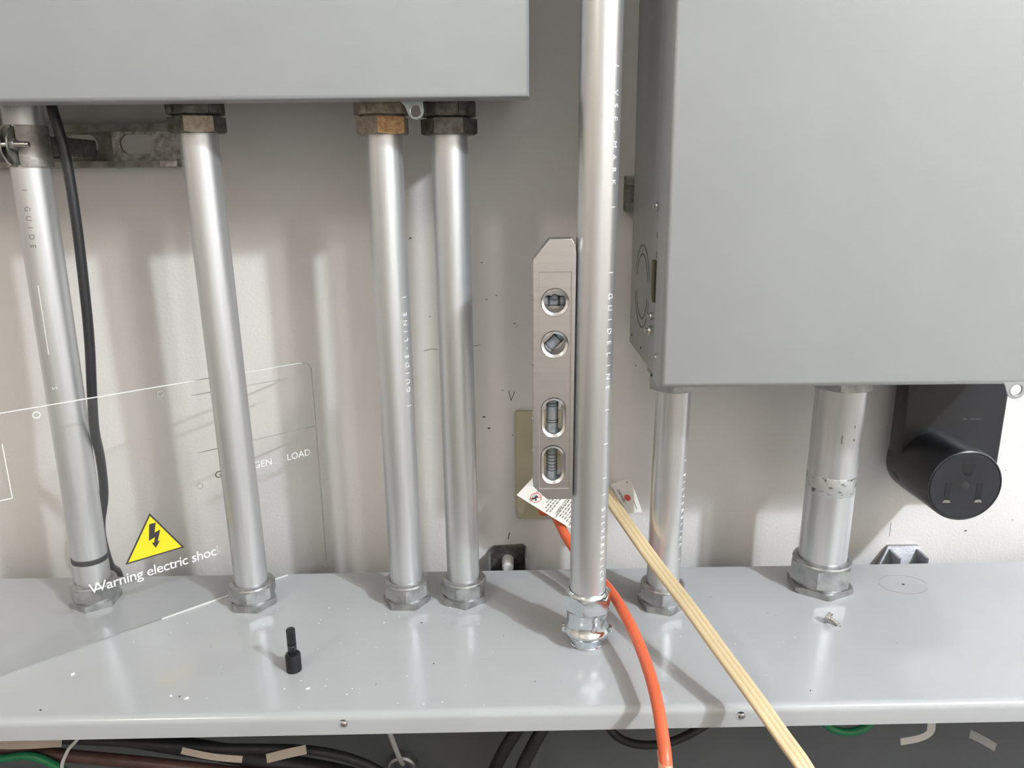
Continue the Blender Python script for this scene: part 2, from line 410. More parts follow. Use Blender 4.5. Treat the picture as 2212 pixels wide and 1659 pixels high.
# mounting feet between the wireway and the wall
MF = Matrix.Translation((0, -.935, 1.3)) @ Matrix.Scale(WK, 4) @ Matrix.Translation((0, .935, -1.3))   # foot shapes were measured 35 mm nearer the room
def fobj(n, me, m, p, **kw):
    me.transform(MF); return obj(n, me, m, p, **kw)
f1 = thing('mounting_foot', 'dark mounting foot with pale screw behind the wireway, left of the upright conduit', 'bracket', (-0.008, 0.015, 0.78))
fobj('foot_plate', plate_me([[(-.033, .77), (-.033, .826), (-.027, .8315), (.0125, .8335), (.0165, .829), (.0165, .77)]], .003, .0006, facing(-0.0025)), 'cast_dark', f1)
fobj('web', box_me(-.0335, -.0305, -.034, -.004, .77, .824, .0008), 'foot', f1)
fobj('web', box_me(.0145, .0170, -.034, -.004, .77, .829, .0008), 'foot', f1)
fobj('screw', lathe_me([(0, .026), (.0055, .0255), (.0075, .023), (.0078, 0), (0, 0)], 18, Matrix.Translation((-.008, -.004, .8120)) @ Matrix.Rotation(R(90), 4, 'X')), 'white_wire', f1)
f2 = thing('mounting_foot', 'wedge shaped grey cast mounting foot behind the wireway under the black receptacle', 'bracket', (0.530, 0.015, 0.77))
bm = bmesh.new()
V = [bm.verts.new(v) for v in ((.466, -.001, .76), (.560, -.001, .76), (.5365, -.001, .8265), (.4985, -.001, .8265),
                               (.455, -.034, .76), (.565, -.034, .76), (.5385, -.006, .8265), (.4965, -.006, .8265))]
for f in ((0, 1, 2, 3), (4, 5, 6, 7), (0, 1, 5, 4), (2, 3, 7, 6), (1, 2, 6, 5), (3, 0, 4, 7)): bm.faces.new([V[i] for i in f])
fobj('foot_body', from_bm(bm), 'foot', f2, smooth=False)
fobj('rib', box_me(.4975, .5005, -.0335, -.0035, .772, .823, 0, rot=None), 'foot', f2)
fobj('rib', box_me(.5335, .5365, -.0335, -.0035, .772, .823, 0, rot=None), 'foot', f2)
fobj('boss', lathe_me([(.009, 0), (.009, .0035), (.0065, .004), (.0065, 0)], 18, Matrix.Translation((.516, -.026, .792)) @ Matrix.Rotation(R(50), 4, 'X')), 'zinc', f2)

# ================================================================== enclosures
def enclosure_cover(x0, x1, z0, z1, yb, yf, r=.004):
    """pan shaped cover: front sheet with rounded bends running back to a flange"""
    t = .0016; bm = bmesh.new()
    loops = []
    for ins, y in ((t, yb), (0, yb), (0, yf + r), (r * .29, yf + r * .29), (r, yf)):
        loops.append([bm.verts.new(v) for v in ((x0 + ins, y, z0 + ins), (x1 - ins, y, z0 + ins), (x1 - ins, y, z1 - ins), (x0 + ins, y, z1 - ins))])
    for a, b in zip(loops, loops[1:]):
        for k in range(4): bm.faces.new((a[k], a[(k + 1) % 4], b[(k + 1) % 4], b[k]))
    bm.faces.new(loops[-1])
    inner = [bm.verts.new(v) for v in ((x0 + t, yf + t + r, z0 + t), (x1 - t, yf + t + r, z0 + t), (x1 - t, yf + t + r, z1 - t), (x0 + t, yf + t + r, z1 - t))]
    for k in range(4): bm.faces.new((loops[0][k], loops[0][(k + 1) % 4], inner[(k + 1) % 4], inner[k]))
    bm.faces.new(inner[::-1])
    return from_bm(bm)

eL = thing('electrical_enclosure', 'grey electrical enclosure at upper left with three conduits entering its bottom', 'enclosure', (-0.40, -0.085, 1.3757))
obj('cover', enclosure_cover(-0.85, 0.0190, 1.3757, 1.95, -0.140, -0.174), 'grey', eL, angle=60)
obj('body', box_me(-0.847, 0.0160, -0.146, -0.001, 1.3950, 1.947, .001), 'grey', eL)
def hasp(cx, cz, y, parent, s=1.0, m='hasp', up=.0120):
    ol = [(cx - .0115 * s, cz + .0190 * s), (cx - .0015 * s, cz - .0015 * s)]
    ol = [(cx - .0165 * s, cz + up * s), (cx - .0165 * s, cz + .0118 * s), (cx - .0105 * s, cz + .0045 * s)]
    ol += [(cx + .0080 * s * math.cos(R(a)), cz + .0080 * s * math.sin(R(a))) for a in range(205, 381, 12)]
    ol += [(cx + .0072 * s, cz + .0110 * s), (cx + .0072 * s, cz + up * s)]
    o = obj('hasp_tab', plate_me([ol, circle2(cx, cz, .0048 * s, 22)], .0016, .0003, facing(y)), m, parent)
    obj('hasp_rim', lathe_me([(.0048 * s, -.0008), (.0056 * s, -.0012), (.0060 * s, 0), (.0056 * s, .0012), (.0048 * s, .0008)], 24,
        Matrix.Translation((cx, y, cz)) @ Matrix.Rotation(R(90), 4, 'X')), 'steel' if m == 'hasp' else m, o)
hasp(-0.0905, 1.3665, -0.1475, eL, 1.0, 'hasp', .034)

eR = thing('electrical_enclosure', 'grey electrical enclosure at right with knockouts on its left side', 'enclosure', (0.37, -0.105, 1.103))
XL, XR = 0.143, 0.600
obj('cover', enclosure_cover(XL, XR, 1.1035, 1.95, -0.178, -0.2165, .006), 'grey', eR, angle=60)
obj('body', box_me(XL + .003, XR - .003, -0.185, -0.001, 1.1055, 1.947, .001), 'grey', eR)
hasp(0.4905, 1.0985, -0.2145, eR, 1.15, 'grey')
xs = XL + .003
side = Matrix(((0, 0, -1, xs), (-1, 0, 0, 0), (0, 1, 0, 0), (0, 0, 0, 1)))   # local x -> -y, y -> z, z -> -x
def kring(r0, r1, a0, a1, yc, zc):
    ol = [(yc + r1 * math.cos(R(a)), zc + r1 * math.sin(R(a))) for a in range(a0, a1 + 1, 8)] + [(yc + r0 * math.cos(R(a)), zc + r0 * math.sin(R(a))) for a in range(a1, a0 - 1, -8)]
    obj('knockout_cut', plate_me([ol], .0005, 0, side), 'cast_dark', eR, smooth=False)
for r in (.0455, .0355):
    kring(r - .0008, r + .0008, 15, 165, .080, 1.1850); kring(r - .0008, r + .0008, 195, 345, .080, 1.1850)
def side_bolt(y, z, r=.0042, L=.006):
    o = obj('hex_bolt', hex_me(r, .0006, 0, L * .6, .3, .0005), 'steel', eR, world=False)
    o.data.transform(wm(eR).inverted() @ Matrix.Translation((xs, y, z)) @ Matrix.Rotation(R(-90), 4, 'Y'))
    s = obj('bolt_shank', lathe_me([(0, L), (.0022, L), (.0026, L - .0005), (.0026, 0)], 12), 'steel', o, world=False)
    s.data.transform(wm(eR).inverted() @ Matrix.Translation((xs, y, z)) @ Matrix.Rotation(R(-90), 4, 'Y'))
side_bolt(-.163, 1.2750); side_bolt(-.152, 1.1640); side_bolt(-.152, 1.1490, .0050, .008)
obj('latch', plate_me([[(.165, 1.180), (.158, 1.186), (.155, 1.196), (.155, 1.222), (.165, 1.222)]], .004, .0008, side @ Matrix.Translation((0, 0, .002))), 'latch', eR)
for y, z in ((-.170, 1.247), (-.170, 1.228)):
    obj('clear_bumper', lathe_me([(0, .003), (.003, .0024), (.004, 0)], 14, Matrix.Translation((xs, y, z)) @ Matrix.Rotation(R(-90), 4, 'Y')), 'vial_clear', eR)
for y, z in ((-.020, 1.1180), (-.085, 1.1160)):
    obj('rivet_hole', lathe_me([(0, .0003), (.0018, .0003), (.0018, 0)], 10, Matrix.Translation((xs, y, z)) @ Matrix.Rotation(R(-90), 4, 'Y')), 'hole', eR, smooth=False)
cv = obj('cover_screw', lathe_me([(0, .0010), (.0016, .0010), (.0030, .0012), (.0034, 0)], 14, Matrix.Translation((XL, -.190, 1.1290)) @ Matrix.Rotation(R(-90), 4, 'Y')), 'cast', eR)
def strut_rail(label, x0, x1, zc):
    t = thing('strut_channel', label, 'strut', ((x0 + x1) / 2, WY, zc - .0205))
    obj('web', box_me(x0, x1, WY - .0025, WY - .0003, zc - .0205, zc + .0205), 'strut', t, smooth=False)
    for sg in (-1, 1):
        obj('flange', box_me(x0, x1, -.0004, WY - .0026, zc + sg * .0205 - (.0023 if sg > 0 else 0), zc + sg * .0205 + (.0023 if sg < 0 else 0)), 'strut', t, smooth=False)
        obj('lip', box_me(x0, x1, -.0004, .0019, zc + sg * .0180 - .0080 * (sg > 0), zc + sg * .0180 + .0080 * (sg < 0)), 'strut', t, smooth=False)
strut_rail('strut end showing behind the left side of the right enclosure', .1375, .640, 1.2840)
strut_rail('strut hidden behind the upper part of the right enclosure', .1600, .640, 1.80)
strut_rail('strut hidden behind the upper left enclosure', -.80, .000, 1.62)

# ================================================================== conduits
def letters_me(s, r, z0, pitch, ang, size, down=True):
    """raised letters bent round a pipe; ang = degrees from straight-at-the-room towards +x"""
    out = []
    for i, ch in enumerate(s):
        if ch == ' ': continue
        me = text_me(ch, size, .00025, align='CENTER')
        z = z0 - i * pitch if down else z0 + i * pitch
        for v in me.vertices:
            u, h = v.co.x, v.co.y - size * .34
            if down: along, arc = -u, h        # reading downwards, tops towards +x
            else: along, arc = u, -h
            a = R(ang) + arc / r; rr = r + .00012 + v.co.z
            v.co = (rr * math.sin(a), -rr * math.cos(a), z + along)
        out.append(me)
    return join_me(*out)

def conduit(label, x, y, z0, z1, r, tilt, bottom='nut', top=None, hexrot=0.0, m='emt', text=(), big=1.0, toprot=0.0, topm=('cast_dark', 'cast_dark'), zgap=0.0):
    t = thing('conduit', label, 'conduit', (x, y, z0), (0, R(tilt), 0))
    P = lambda n, me, mm, par=None, **k: obj(n, me, mm, par or t, world=False, **k)
    zb = 0.0 if not bottom else .012
    L = z1 - z0
    P('tube', lathe_me([(r, zb), (r, L), (r - .0016, L), (r - .0016, zb)], 48, closed=True), m)
    if bottom == 'nut':
        rc = (r + .0086) * (1.0 if big == 1.0 else 1.045)
        nz = .027 if big == 1.0 else .037
        P('compression_nut', hex_me(rc, r + .0004, .0105, nz, hexrot, .004, r_face=rc * .865), 'cast')
        P('nut_collar', lathe_me([(r + .0066, nz - .0005), (r + .0058, nz + .0015), (r + .0028, nz + .0030), (r + .0004, nz + .0026)], 40), 'cast')
        P('neck', lathe_me([(r + .0045, .0070), (r + .0045, .0110)], 32), 'cast')
        P('locknut', hex_me(rc * 1.03, r - .001, .0, .0082, hexrot + R(22), .001, top=True, r_face=rc * .95), 'cast')
    if bottom == 'bright':
        ez = lambda: 'zinc'
        P('connector_nut', hex_me(.0262, r + .0003, .044, .0625, hexrot, .002, r_face=.0222), 'zinc')
        P('nut_crown', lathe_me([(.0222, .0620), (.0215, .0645), (.0200, .0660), (r + .0003, .0655)], 40), 'zinc')
        P('connector_body', lathe_me([(.0150, .0040), (.0185, .0042), (.0200, .0075), (.0222, .0115), (.0236, .0135), (.0240, .0150), (.0226, .0155),
                                      (.0224, .0165), (.0252, .0172), (.0256, .0185), (.0252, .0200), (.0235, .0222), (.0222, .0250), (.0216, .0290),
                                      (.0216, .0350), (.0219, .0362), (.0216, .0374), (.0219, .0386), (.0216, .0400), (.0222, .0430), (.0230, .0445)], 48), 'zinc')
        P('threaded_end', lathe_me([(.0160, 0), (.0172, .0003), (.0178, .0016), (.0172, .0022), (.0182, .0034), (.0186, .0045)], 40), 'zinc')
        P('lug', box_me(-.0268, -.0232, -.004, .004, .0150, .0215, .0008), 'zinc'); P('lug', box_me(.0232, .0268, -.004, .004, .0145, .0205, .0008), 'zinc')
    if top:
        zn, zl, ze, wn, wl = top                      # nut bottom, locknut bottom, end, corner radii
        zn -= z0; zl -= z0; ze -= z0
        me = hex_me(wn, r + .0003, zn, zl - .0022, toprot, .002, r_face=wn * .90, top=False)
        mats = ['cast_dark', 'cast_dark'] if topm is None else list(topm)
        o = P('compression_nut', me, mats)
        if topm and topm[0] != topm[1]:
            for p in o.data.polygons:
                if p.normal.z < .3 and p.normal.z > -.3 and p.normal.x > -.1 and p.normal.x < .75 and p.normal.y < -.3: p.material_index = 1
        P('thread', lathe_me([(r + .003, zl - .0030), (r + .0036, zl - .0020), (r + .003, zl - .0012), (r + .0036, zl - .0004), (r + .003, zl + .0004)], 32), mats[0])
        P('locknut', hex_me(wl, r + .002, zl, ze, toprot + .35, .001, sides=8, r_face=wl * .96), mats[0])
        if z1 > 1.3: P('connector_end', lathe_me([(r + .004, ze - .001), (r + .004, 1.3949 - z0)], 32), mats[0])
        for k in range(4):
            a = toprot + k * math.pi / 2 + .5
            P('locknut_lug', box_me(wl * .90, wl * 1.03, -.004, .004, zl + .0008, ze - .0008, .0005, rot=Matrix.Rotation(a, 4, 'Z')), mats[0])
    for s, zz, pitch, ang, size, down, mm in text:
        P('embossed_lettering', letters_me(s, r, zz - z0, pitch, ang, size, down), mm, smooth=False)
    return t

RE = 0.0192
c1 = conduit('leftmost conduit, strapped to the strut and partly behind the clear sheet', -0.5064, -0.100, ZT, 1.3949, RE, 0.72, hexrot=.2,
        text=(('I GUIDE', 1.296, .0095, 4, .008, True, 'emboss_dark'), ('S', 1.085, .010, 2, .008, True, 'emboss')))
obj('marker_ring', lathe_me([(RE + .0003, .0555), (RE + .0008, .0560), (RE + .0008, .0615), (RE + .0003, .0620)], 40), 'blackmatte', c1, world=False)
obj('scored_line', box_me(-.0004, .0004, -RE - .0002, -RE + .0002, .31, .385), 'emboss', c1, world=False, smooth=False)
conduit('conduit with corroded tan top nut standing in front of the clear sheet', -0.3133, -0.107, ZT, 1.3725, RE, -0.59, hexrot=-.45,
        top=(1.3500, 1.3680, 1.3800, .0282, .0300), toprot=.42, topm=('cast_dark', 'cast_rust'))
conduit('conduit with orange corrosion on one face of its top nut', -0.1288, -0.105, ZT, 1.3725, RE, -0.11, hexrot=.62, toprot=.50,
        top=(1.3470, 1.3660, 1.3800, .0282, .0285), topm=('cast_rust', 'rust'),
        text=(('I GUIDE-LINE I', 1.060, .0093, 52, .0085, False, 'emboss'), ))
conduit('conduit with dark grey top nuts beside the hasp tab', -0.0607, -0.102, ZT, 1.3725, RE, -0.13, hexrot=.28, toprot=.05,
        top=(1.3462, 1.3640, 1.3800, .0290, .0290), topm=('cast_dark', 'cast_dark'))
c5 = conduit('tall bright conduit with shiny zinc connector in front of the level', 0.0781, -0.197, ZT, 1.95, RE, 0.42, bottom='bright', m='emt_new', hexrot=.25,
        text=(('I VSE-MARK I', 1.397, .0110, 42, .0085, True, 'emboss'), ('I GUIDELINE I', 1.2160, .0112, 43, .0085, True, 'emboss'),
              ('I', 1.046, .011, 42, .0085, True, 'emboss'), ('I', 1.010, .011, 42, .0085, True, 'emboss'),
              ('I SILVERSLICK I', .9920, .0080, 41, .0080, True, 'emboss')))
conduit('short conduit under the left corner of the right enclosure, behind the tan cord', 0.1747, -0.120, ZT, 1.1000, RE, 0.62, hexrot=.35, m='emt_new',
        top=(1.0790, 1.0960, 1.1050, .0295, .0295), toprot=.3, topm=('cast', 'cast'),
        text=(('I SILVERSLICK I', .998, .0086, 54, .008, True, 'emboss'),))
c7 = conduit('thick short conduit with scuffed band under the right enclosure', 0.3770, -0.081, ZT, 1.1000, .0279, 0.55, hexrot=.05, big=1.4,
        top=(1.0680, 1.0920, 1.1050, .0365, .0365), toprot=.1, topm=('cast', 'cast'))
M['scuff'] = mat('scuffed_band', (0.58, 0.60, 0.60), 0.45, 0.8, col2=(0.16, 0.16, 0.15), nscale=110, bump=0.2, bscale=300, stretch=(1, 1, 1.6))
M['scuff'].node_tree.nodes['Color Ramp'].color_ramp.elements[0].position = .55
obj('scuffed_band', lathe_me([(.0279, .1270), (.02805, .1274), (.02805, .1496), (.0279, .1500)], 48), 'scuff', c7, world=False)
for zz, aa, ln in ((.1990, -10, .010), (.214, 18, .003), (.198, 20, .0025)):
    obj('scratch', box_me(-.0004, .0004, -.02812, -.0277, zz - ln / 2, zz + ln / 2, rot=Matrix.Rotation(R(aa), 4, 'Z')), 'pencil', c7, world=False, smooth=False)

# ================================================================== strut channel, strap and black cable (left)
st = thing('strut_channel', 'slotted steel strut channel on the wall at upper left', 'strut', (-0.62, WY - .012, 1.3200))
x0, x1, z0, z1 = -0.90, -0.3870, 1.3200, 1.3680
slots = [stadium(-0.4420 - k * .0665, 1.3465, .0410, .0230) for k in range(6)]
obj('web', plate_me([[(x0, z0), (x1, z0), (x1, z1), (x0, z1)]] + slots, .0024, 0, facing(WY - .0018)), 'strut', st)
obj('painted_end', plate_me([[(-.4720, z0 + .002), (x1 + .0003, z0 + .002), (x1 + .0003, z1 - .0022), (-.4705, z1 - .0022)], stadium(-0.4420, 1.3465, .0412, .0232)], .0008, 0, facing(WY - .0033)), 'strut_paint', st, smooth=False)
obj('upper_flange', join_me(box_me(x0, x1, -.003, WY - .0006, z1 - .0024, z1), box_me(x0, x1, -.005, -.0026, z1 - .0085, z1)), 'strut', st, smooth=False)
obj('lower_flange', join_me(box_me(x0, x1, -.003, WY - .0006, z0, z0 + .0024), box_me(x0, x1, -.005, -.0026, z0, z0 + .0070)), 'strut', st, smooth=False)
obj('painted_lip_end', box_me(-.4060, x1 + .0004, -.0058, -.0048, z0 + .0005, z0 + .0066), 'strut_paint', st, smooth=False)

xp = -0.5064 + (1.345 - ZT) * math.tan(R(0.72))
cl = thing('pipe_strap', 'dark two piece pipe strap holding the leftmost conduit to the strut', 'clamp', (xp, -0.100, 1.3215))
def band(a0, a1, r0, r1, z0, z1, seg=20):
    ol = [(r1 * math.cos(R(a0 + (a1 - a0) * k / seg)), r1 * math.sin(R(a0 + (a1 - a0) * k / seg))) for k in range(seg + 1)]
    ol += [(r0 * math.cos(R(a1 - (a1 - a0) * k / seg)), r0 * math.sin(R(a1 - (a1 - a0) * k / seg))) for k in range(seg + 1)]
    return plate_me([ol], z1 - z0, 0, Matrix.Translation((xp, -.100, (z0 + z1) / 2)))
obj('strap_half', band(-84, 82, RE + .0002, RE + .0024, 1.3190, 1.3600), 'strut', cl)
obj('strap_half', band(98, 264, RE + .0002, RE + .0024, 1.3190, 1.3600), 'strut', cl)
for sx in (-1, 1):
    obj('strap_foot', box_me(xp + sx * .0125 - .0095, xp + sx * .0125 + .0095, -.0835, -.0408, 1.3215, 1.3580, .0008) if False else
        box_me(xp + sx * .0215 - .0012, xp + sx * .0215 + .0012, -.098, -.0055, 1.3300, 1.3500, .0006), 'cast_dark', cl)
    e = [(-.100 - RE - .001, 1.3205), (-.100 - RE - .001, 1.3585), (-.1255, 1.3560), (-.1330, 1.3470), (-.1345, 1.3395), (-.1330, 1.3320), (-.1255, 1.3230)]
    obj('strap_ear', plate_me([[(-y, z) for y, z in e]], .0022, .0004, Matrix(((0, 0, 1, xp - .004 + sx * .0035), (-1, 0, 0, 0), (0, 1, 0, 0), (0, 0, 0, 1)))), 'steel' if sx < 0 else 'strut', cl)
bx = Matrix.Translation((xp - .004, -.128, 1.3405)) @ Matrix.Rotation(R(90), 4, 'Y')
obj('bolt', lathe_me([(0, -.020), (.0028, -.020), (.0030, -.0192), (.0030, .0186)] + [(.0030 - .0004 * (k % 2), .0190 + k * .0008) for k in range(4)] + [(.0026, .0225), (0, .0225)], 14, bx), 'steel', cl)
me = hex_me(.0062, .0028, .0050, .0092, .2, .0006); me.transform(bx); obj('hex_nut', me, 'strut', cl)
me = lathe_me([(0, -.0115), (.0052, -.0112), (.0058, -.0095), (.0058, -.0062), (0, -.0062)], 16); me.transform(bx); obj('bolt_head', me, 'steel', cl)

tag(obj('black_cable', tube([(-0.4661, -.105, 1.3948), (-0.4661, -.105, 1.3802), (-0.4596, -.105, 1.3328), (-0.4585, -.105, 1.2625), (-0.4614, -.105, 1.1790), (-0.4646, -.105, 1.1276), (-0.4705, -.105, 1.0710), (-0.4765, -.100, 1.0300), (-.4900, -.0735, .985), (-.5060, -.050, .93), (-.5200, -.044, .88), (-.5240, -.030, .825), (-.5240, -.012, .795), (-.5240, -.010, .70)], .0052), 'black'),
    'black cable hanging down the wall right of the leftmost conduit', 'cable')

# ================================================================== clear sheet with printed warning
Q = Vector((-.2639, -.0194, 0)); U = Vector((.7615, .648, 0)).normalized(); Nn = Vector((U.y, -U.x, 0))   # Nn faces the room
SH = Matrix(((U.x, 0, Nn.x, Q.x), (U.y, 0, Nn.y, Q.y), (0, 1, 0, 0), (0, 0, 0, 1)))      # local x along sheet, y up, z to the room
zs0, zs1, s0, s1 = .8133, 1.0868, -.400, .0195
sh = thing('clear_cover_sheet', 'clear plastic cover sheet with yellow warning triangle leaning behind a conduit', 'cover', tuple(Q + U * -.2 + Vector((0, 0, zs0))))
rim = [(s0, zs0), (s1, zs0)] + [(s1 - .012 + .012 * math.cos(R(a)), zs1 - .012 + .012 * math.sin(R(a))) for a in range(0, 91, 15)] + [(s0, zs1)]
cut = [(-.385, .9990), (-.3105, .9990), (-.3105, 1.0560), (-.385, 1.0560)]
holes = [circle2(-.2779, 1.0790, .0028, 14), circle2(-.1598, 1.0785, .0028, 14), circle2(-.1297, .9619, .0030, 14)]
pane = obj('pane', plate_me([rim, cut] + holes, .0018, 0, SH), ['clear', 'clear_back'], sh, smooth=False)
for p_ in pane.data.polygons:
    if p_.normal.dot(Nn) < 0.5: p_.material_index = 1
def edge(pts, wdt=.0009, m='clear_edge', th=.0022):
    obj('pane_edge', plate_me([poly_line(pts, wdt)], th, 0, SH), m, sh, smooth=False)
edge([(s0, zs1), (s1 - .012, zs1)], .0007); edge([(s0, zs0 + .0004), (-.19, zs0 + .0004)], .0008, 'clear_line'); edge([(-.19, zs0 + .0004), (-.035, zs0 + .0004)], .0010)
edge(rim[2:9], .0006, 'clear_line'); edge([(s1, zs0 + .002), (s1, zs1 - .012)], .0006, 'clear_line')
edge([(-.3105, 1.0560), (-.3105, .9990)], .0008); edge([(-.385, .9990), (-.3105, .9990)], .0008)
for (cx_, cz_), m_ in zip(((-.2779, 1.0790), (-.1598, 1.0785), (-.1297, .9619)), ('clear_edge', 'clear_line', 'clear_line')):
    obj('hole_rim', plate_me([circle2(cx_, cz_, .0036, 18), circle2(cx_, cz_, .0028, 18)], .0024, 0, SH), m_, sh, smooth=False)
edge([(-.1268, 1.0021), (.0175, 1.0025)], .0006, 'clear_line'); edge([(-.1268, 1.0702), (-.012, 1.0702)], .0006, 'clear_line')
def printed(name, ol, m, lift=.0010, holes=(), par=None):
    return obj(name, plate_me([ol] + list(holes), .0002, 0, SH @ Matrix.Translation((0, 0, lift))), m, par or sh, smooth=False)
T = [(-.2193, .8933), (-.1555, .8933), (-.1874, .9458)]
cen = Vector((sum(p[0] for p in T) / 3, sum(p[1] for p in T) / 3))
def inset(k): return [tuple(cen + (Vector(p) - cen) * k) for p in T]
tri = printed('warning_triangle', T, 'ink')
printed('triangle_field', inset(.90), 'yellow', .0012, par=tri)
bolt = [(-.1895, .9330), (-.1825, .9330), (-.1852, .9215), (-.1788, .9232), (-.1832, .9100), (-.1808, .9100), (-.1860, .9030), (-.1895, .9100), (-.1870, .9100), (-.1855, .9160), (-.1922, .9135)]
printed('lightning_bolt', bolt, 'ink', .0014, par=tri)
def sheet_text(s, x, z, size, par=None, m='white_ink', thick=.0002, spacing=1.0):
    return obj('printed_lettering', text_me(s, size, thick, SH @ Matrix.Translation((x, z, .0011)), spacing=spacing), m, par or sh, smooth=False)
sheet_text('Warning electric shock', -.2578, .8718, .0167, spacing=.93)
sheet_text('GRID', -.1122, .9668, .0118, m='ink_grey')
sheet_text('GEN', -.0655, .9668, .0118)
sheet_text('LOAD', -.0230, .9668, .0118)
sheet_text('BATTERY', -.3850, .9635, .0118, spacing=1.05)

# ================================================================== spirit level
lv = thing('spirit_level', 'aluminium torpedo spirit level held upright against the tall conduit', 'level', (0.0410, -0.193, 0.9865))
yF = -0.2085
OUT = [(.0210, 1.2280), (.0205, 1.0005), (.0345, .9865), (.0585, .9865), (.0603, .9885), (.0614, 1.2350), (.0600, 1.2420), (.0570, 1.2473), (.0368, 1.2473)]
rings = [('c', .0417, 1.1880), ('c', .0415, 1.1470), ('s', .0408, 1.0730), ('s', .0403, 1.0235)]
def ring_out(k, cx, cz, g):
    return circle2(cx, cz, .0130 + g, 32) if k == 'c' else stadium(cx, cz, .0235 + 2 * g, .0405 + 2 * g, 12)
back, front = yF + .027, yF
obj('body', plate_me([OUT] + [ring_out(k, a, b, 0) for k, a, b in rings], .027, .0006, facing(yF + .0138)), 'alu', lv)
frame_in = [(.0268, .9980), (.0570, .9980), (.0570, 1.2168), (.0268, 1.2168)]
obj('face_frame', plate_me([[(x, z) for x, z in OUT], frame_in], .0012, .0003, facing(yF - .0002)), 'alu', lv)
for i, (k, a, b) in enumerate(rings):
    o1 = ring_out(k, a, b, 0); o2 = ring_out(k, a, b, -.0026)
    z_ = obj('hole_bezel', strip_me(o1, .0006, o2, -.0012, facing(yF)), 'alu_bright', lv, angle=60)
    obj('hole_wall', strip_me(o2, -.0012, o2, -.0265, facing(yF)), 'alu', z_, angle=60)
def vial(cx, cz, rot, L, r, lines, acr=None):
    """glass vial lying in the level; rot = 0 upright, 90 across"""
    m = Matrix.Translation((cx, yF + .0135, cz)) @ Matrix.Rotation(R(rot), 4, 'Y')
    o = obj('vial', lathe_me([(0, -L / 2), (r * .8, -L / 2), (r, -L / 2 + r * .2), (r, L / 2 - r * .2), (r * .8, L / 2), (0, L / 2)], 24, m), 'vial', lv)
    for q in lines:
        obj('vial_line', lathe_me([(r + .0002, q - .0004), (r + .0005, q), (r + .0002, q + .0004)], 24, m), 'ink', o)
    return o, m
v1, m1 = vial(.0413, 1.1875, 90, .0200, .0050, (-.0055, -.0042, .0042, .0055))
obj('bubble', lathe_me([(0, -.0034), (.0026, -.0026), (.0034, 0), (.0026, .0026), (0, .0034)], 16, Matrix.Translation((.0418, yF + .0080, 1.1915)) @ Matrix.Rotation(R(90), 4, 'Y')), 'vial_clear', v1)
v2, m2 = vial(.0412, 1.1468, 45, .0200, .0056, (-.0062, .0062))
vial(.0402, 1.0725, 0, .0370, .0060, (.0125, .0100, -.0045, -.0070))
vial(.0398, 1.0230, 0, .0370, .0055, (.0080, .0045, .0010, -.0025, -.0060, -.0090))
obj('vial_cap', lathe_me([(.0061, -.0185), (.0063, -.0182), (.0063, -.0155), (.0061, -.0152)], 20, Matrix.Translation((.0402, yF + .0135, 1.0725))), 'vial', lv)
for zz in (1.190, 1.1250, 1.068, 1.034):
    obj('edge_screw', lathe_me([(0, .0012), (.0022, .0008), (.0026, 0)], 12, Matrix.Translation((.0207, yF + .014, zz)) @ Matrix.Rotation(R(-90), 4, 'Y')), 'steel', lv)

# ================================================================== wall plate and cords
wp = thing('wall_plate', 'ivory electrical wall plate behind the level', 'wall plate', (0.050, WY - 0.003, 0.8600))
obj('plate', plate_me([round_rect(.0040, .0965, .8600, 1.0115, .004)], .0060, .0012, facing(WY - .0031)), 'beige', wp)
for zz in (.890, .974):
    obj('receptacle_face', plate_me([stadium(.051, zz, .035, .030)], .002, .0004, facing(WY - .0070)), 'beige', wp)
obj('plate_screw', lathe_me([(0, .001), (.003, .0006), (.0034, 0)], 14, Matrix.Translation((.051, WY - .0062, .932)) @ Matrix.Rotation(R(90), 4, 'X')), 'steel', wp)

oc = thing('extension_cord', 'orange round extension cord hanging over the wireway edge', 'cord', (0.11, -0.2, 0.0))
op = [(.0505, -.005, .8890), (.0580, -.045, .8820), (.0690, -.077, .8715), (.0877, -.110, .8566), (.1092, -.152, .8490), (.1226, -.215, .8450), (.1296, -.270, .8382), (.1311, -.318, .8334),
      (.1309, -.350, .8225), (.1300, -.375, .8055), (.1270, -.395, .755), (.1200, -.402, .66), (.1120, -.405, .45), (.1050, -.408, .20), (.1000, -.425, .03), (.0950, -.50, .0062), (.05, -.62, .0060), (-.10, -.70, .0060)]
obj('cord_jacket', tube(op, .0059, 18), 'orange', oc)
obj('plug', box_me(.033, .069, -.006, WY - .0082, .874, .906, .005, 3), 'orange', oc)
obj('residue_patch', tube([(.13055, -.3640, .8140), (.1302, -.3705, .8092), (.1298, -.3775, .8030)], .0063, 18), 'tape', oc)
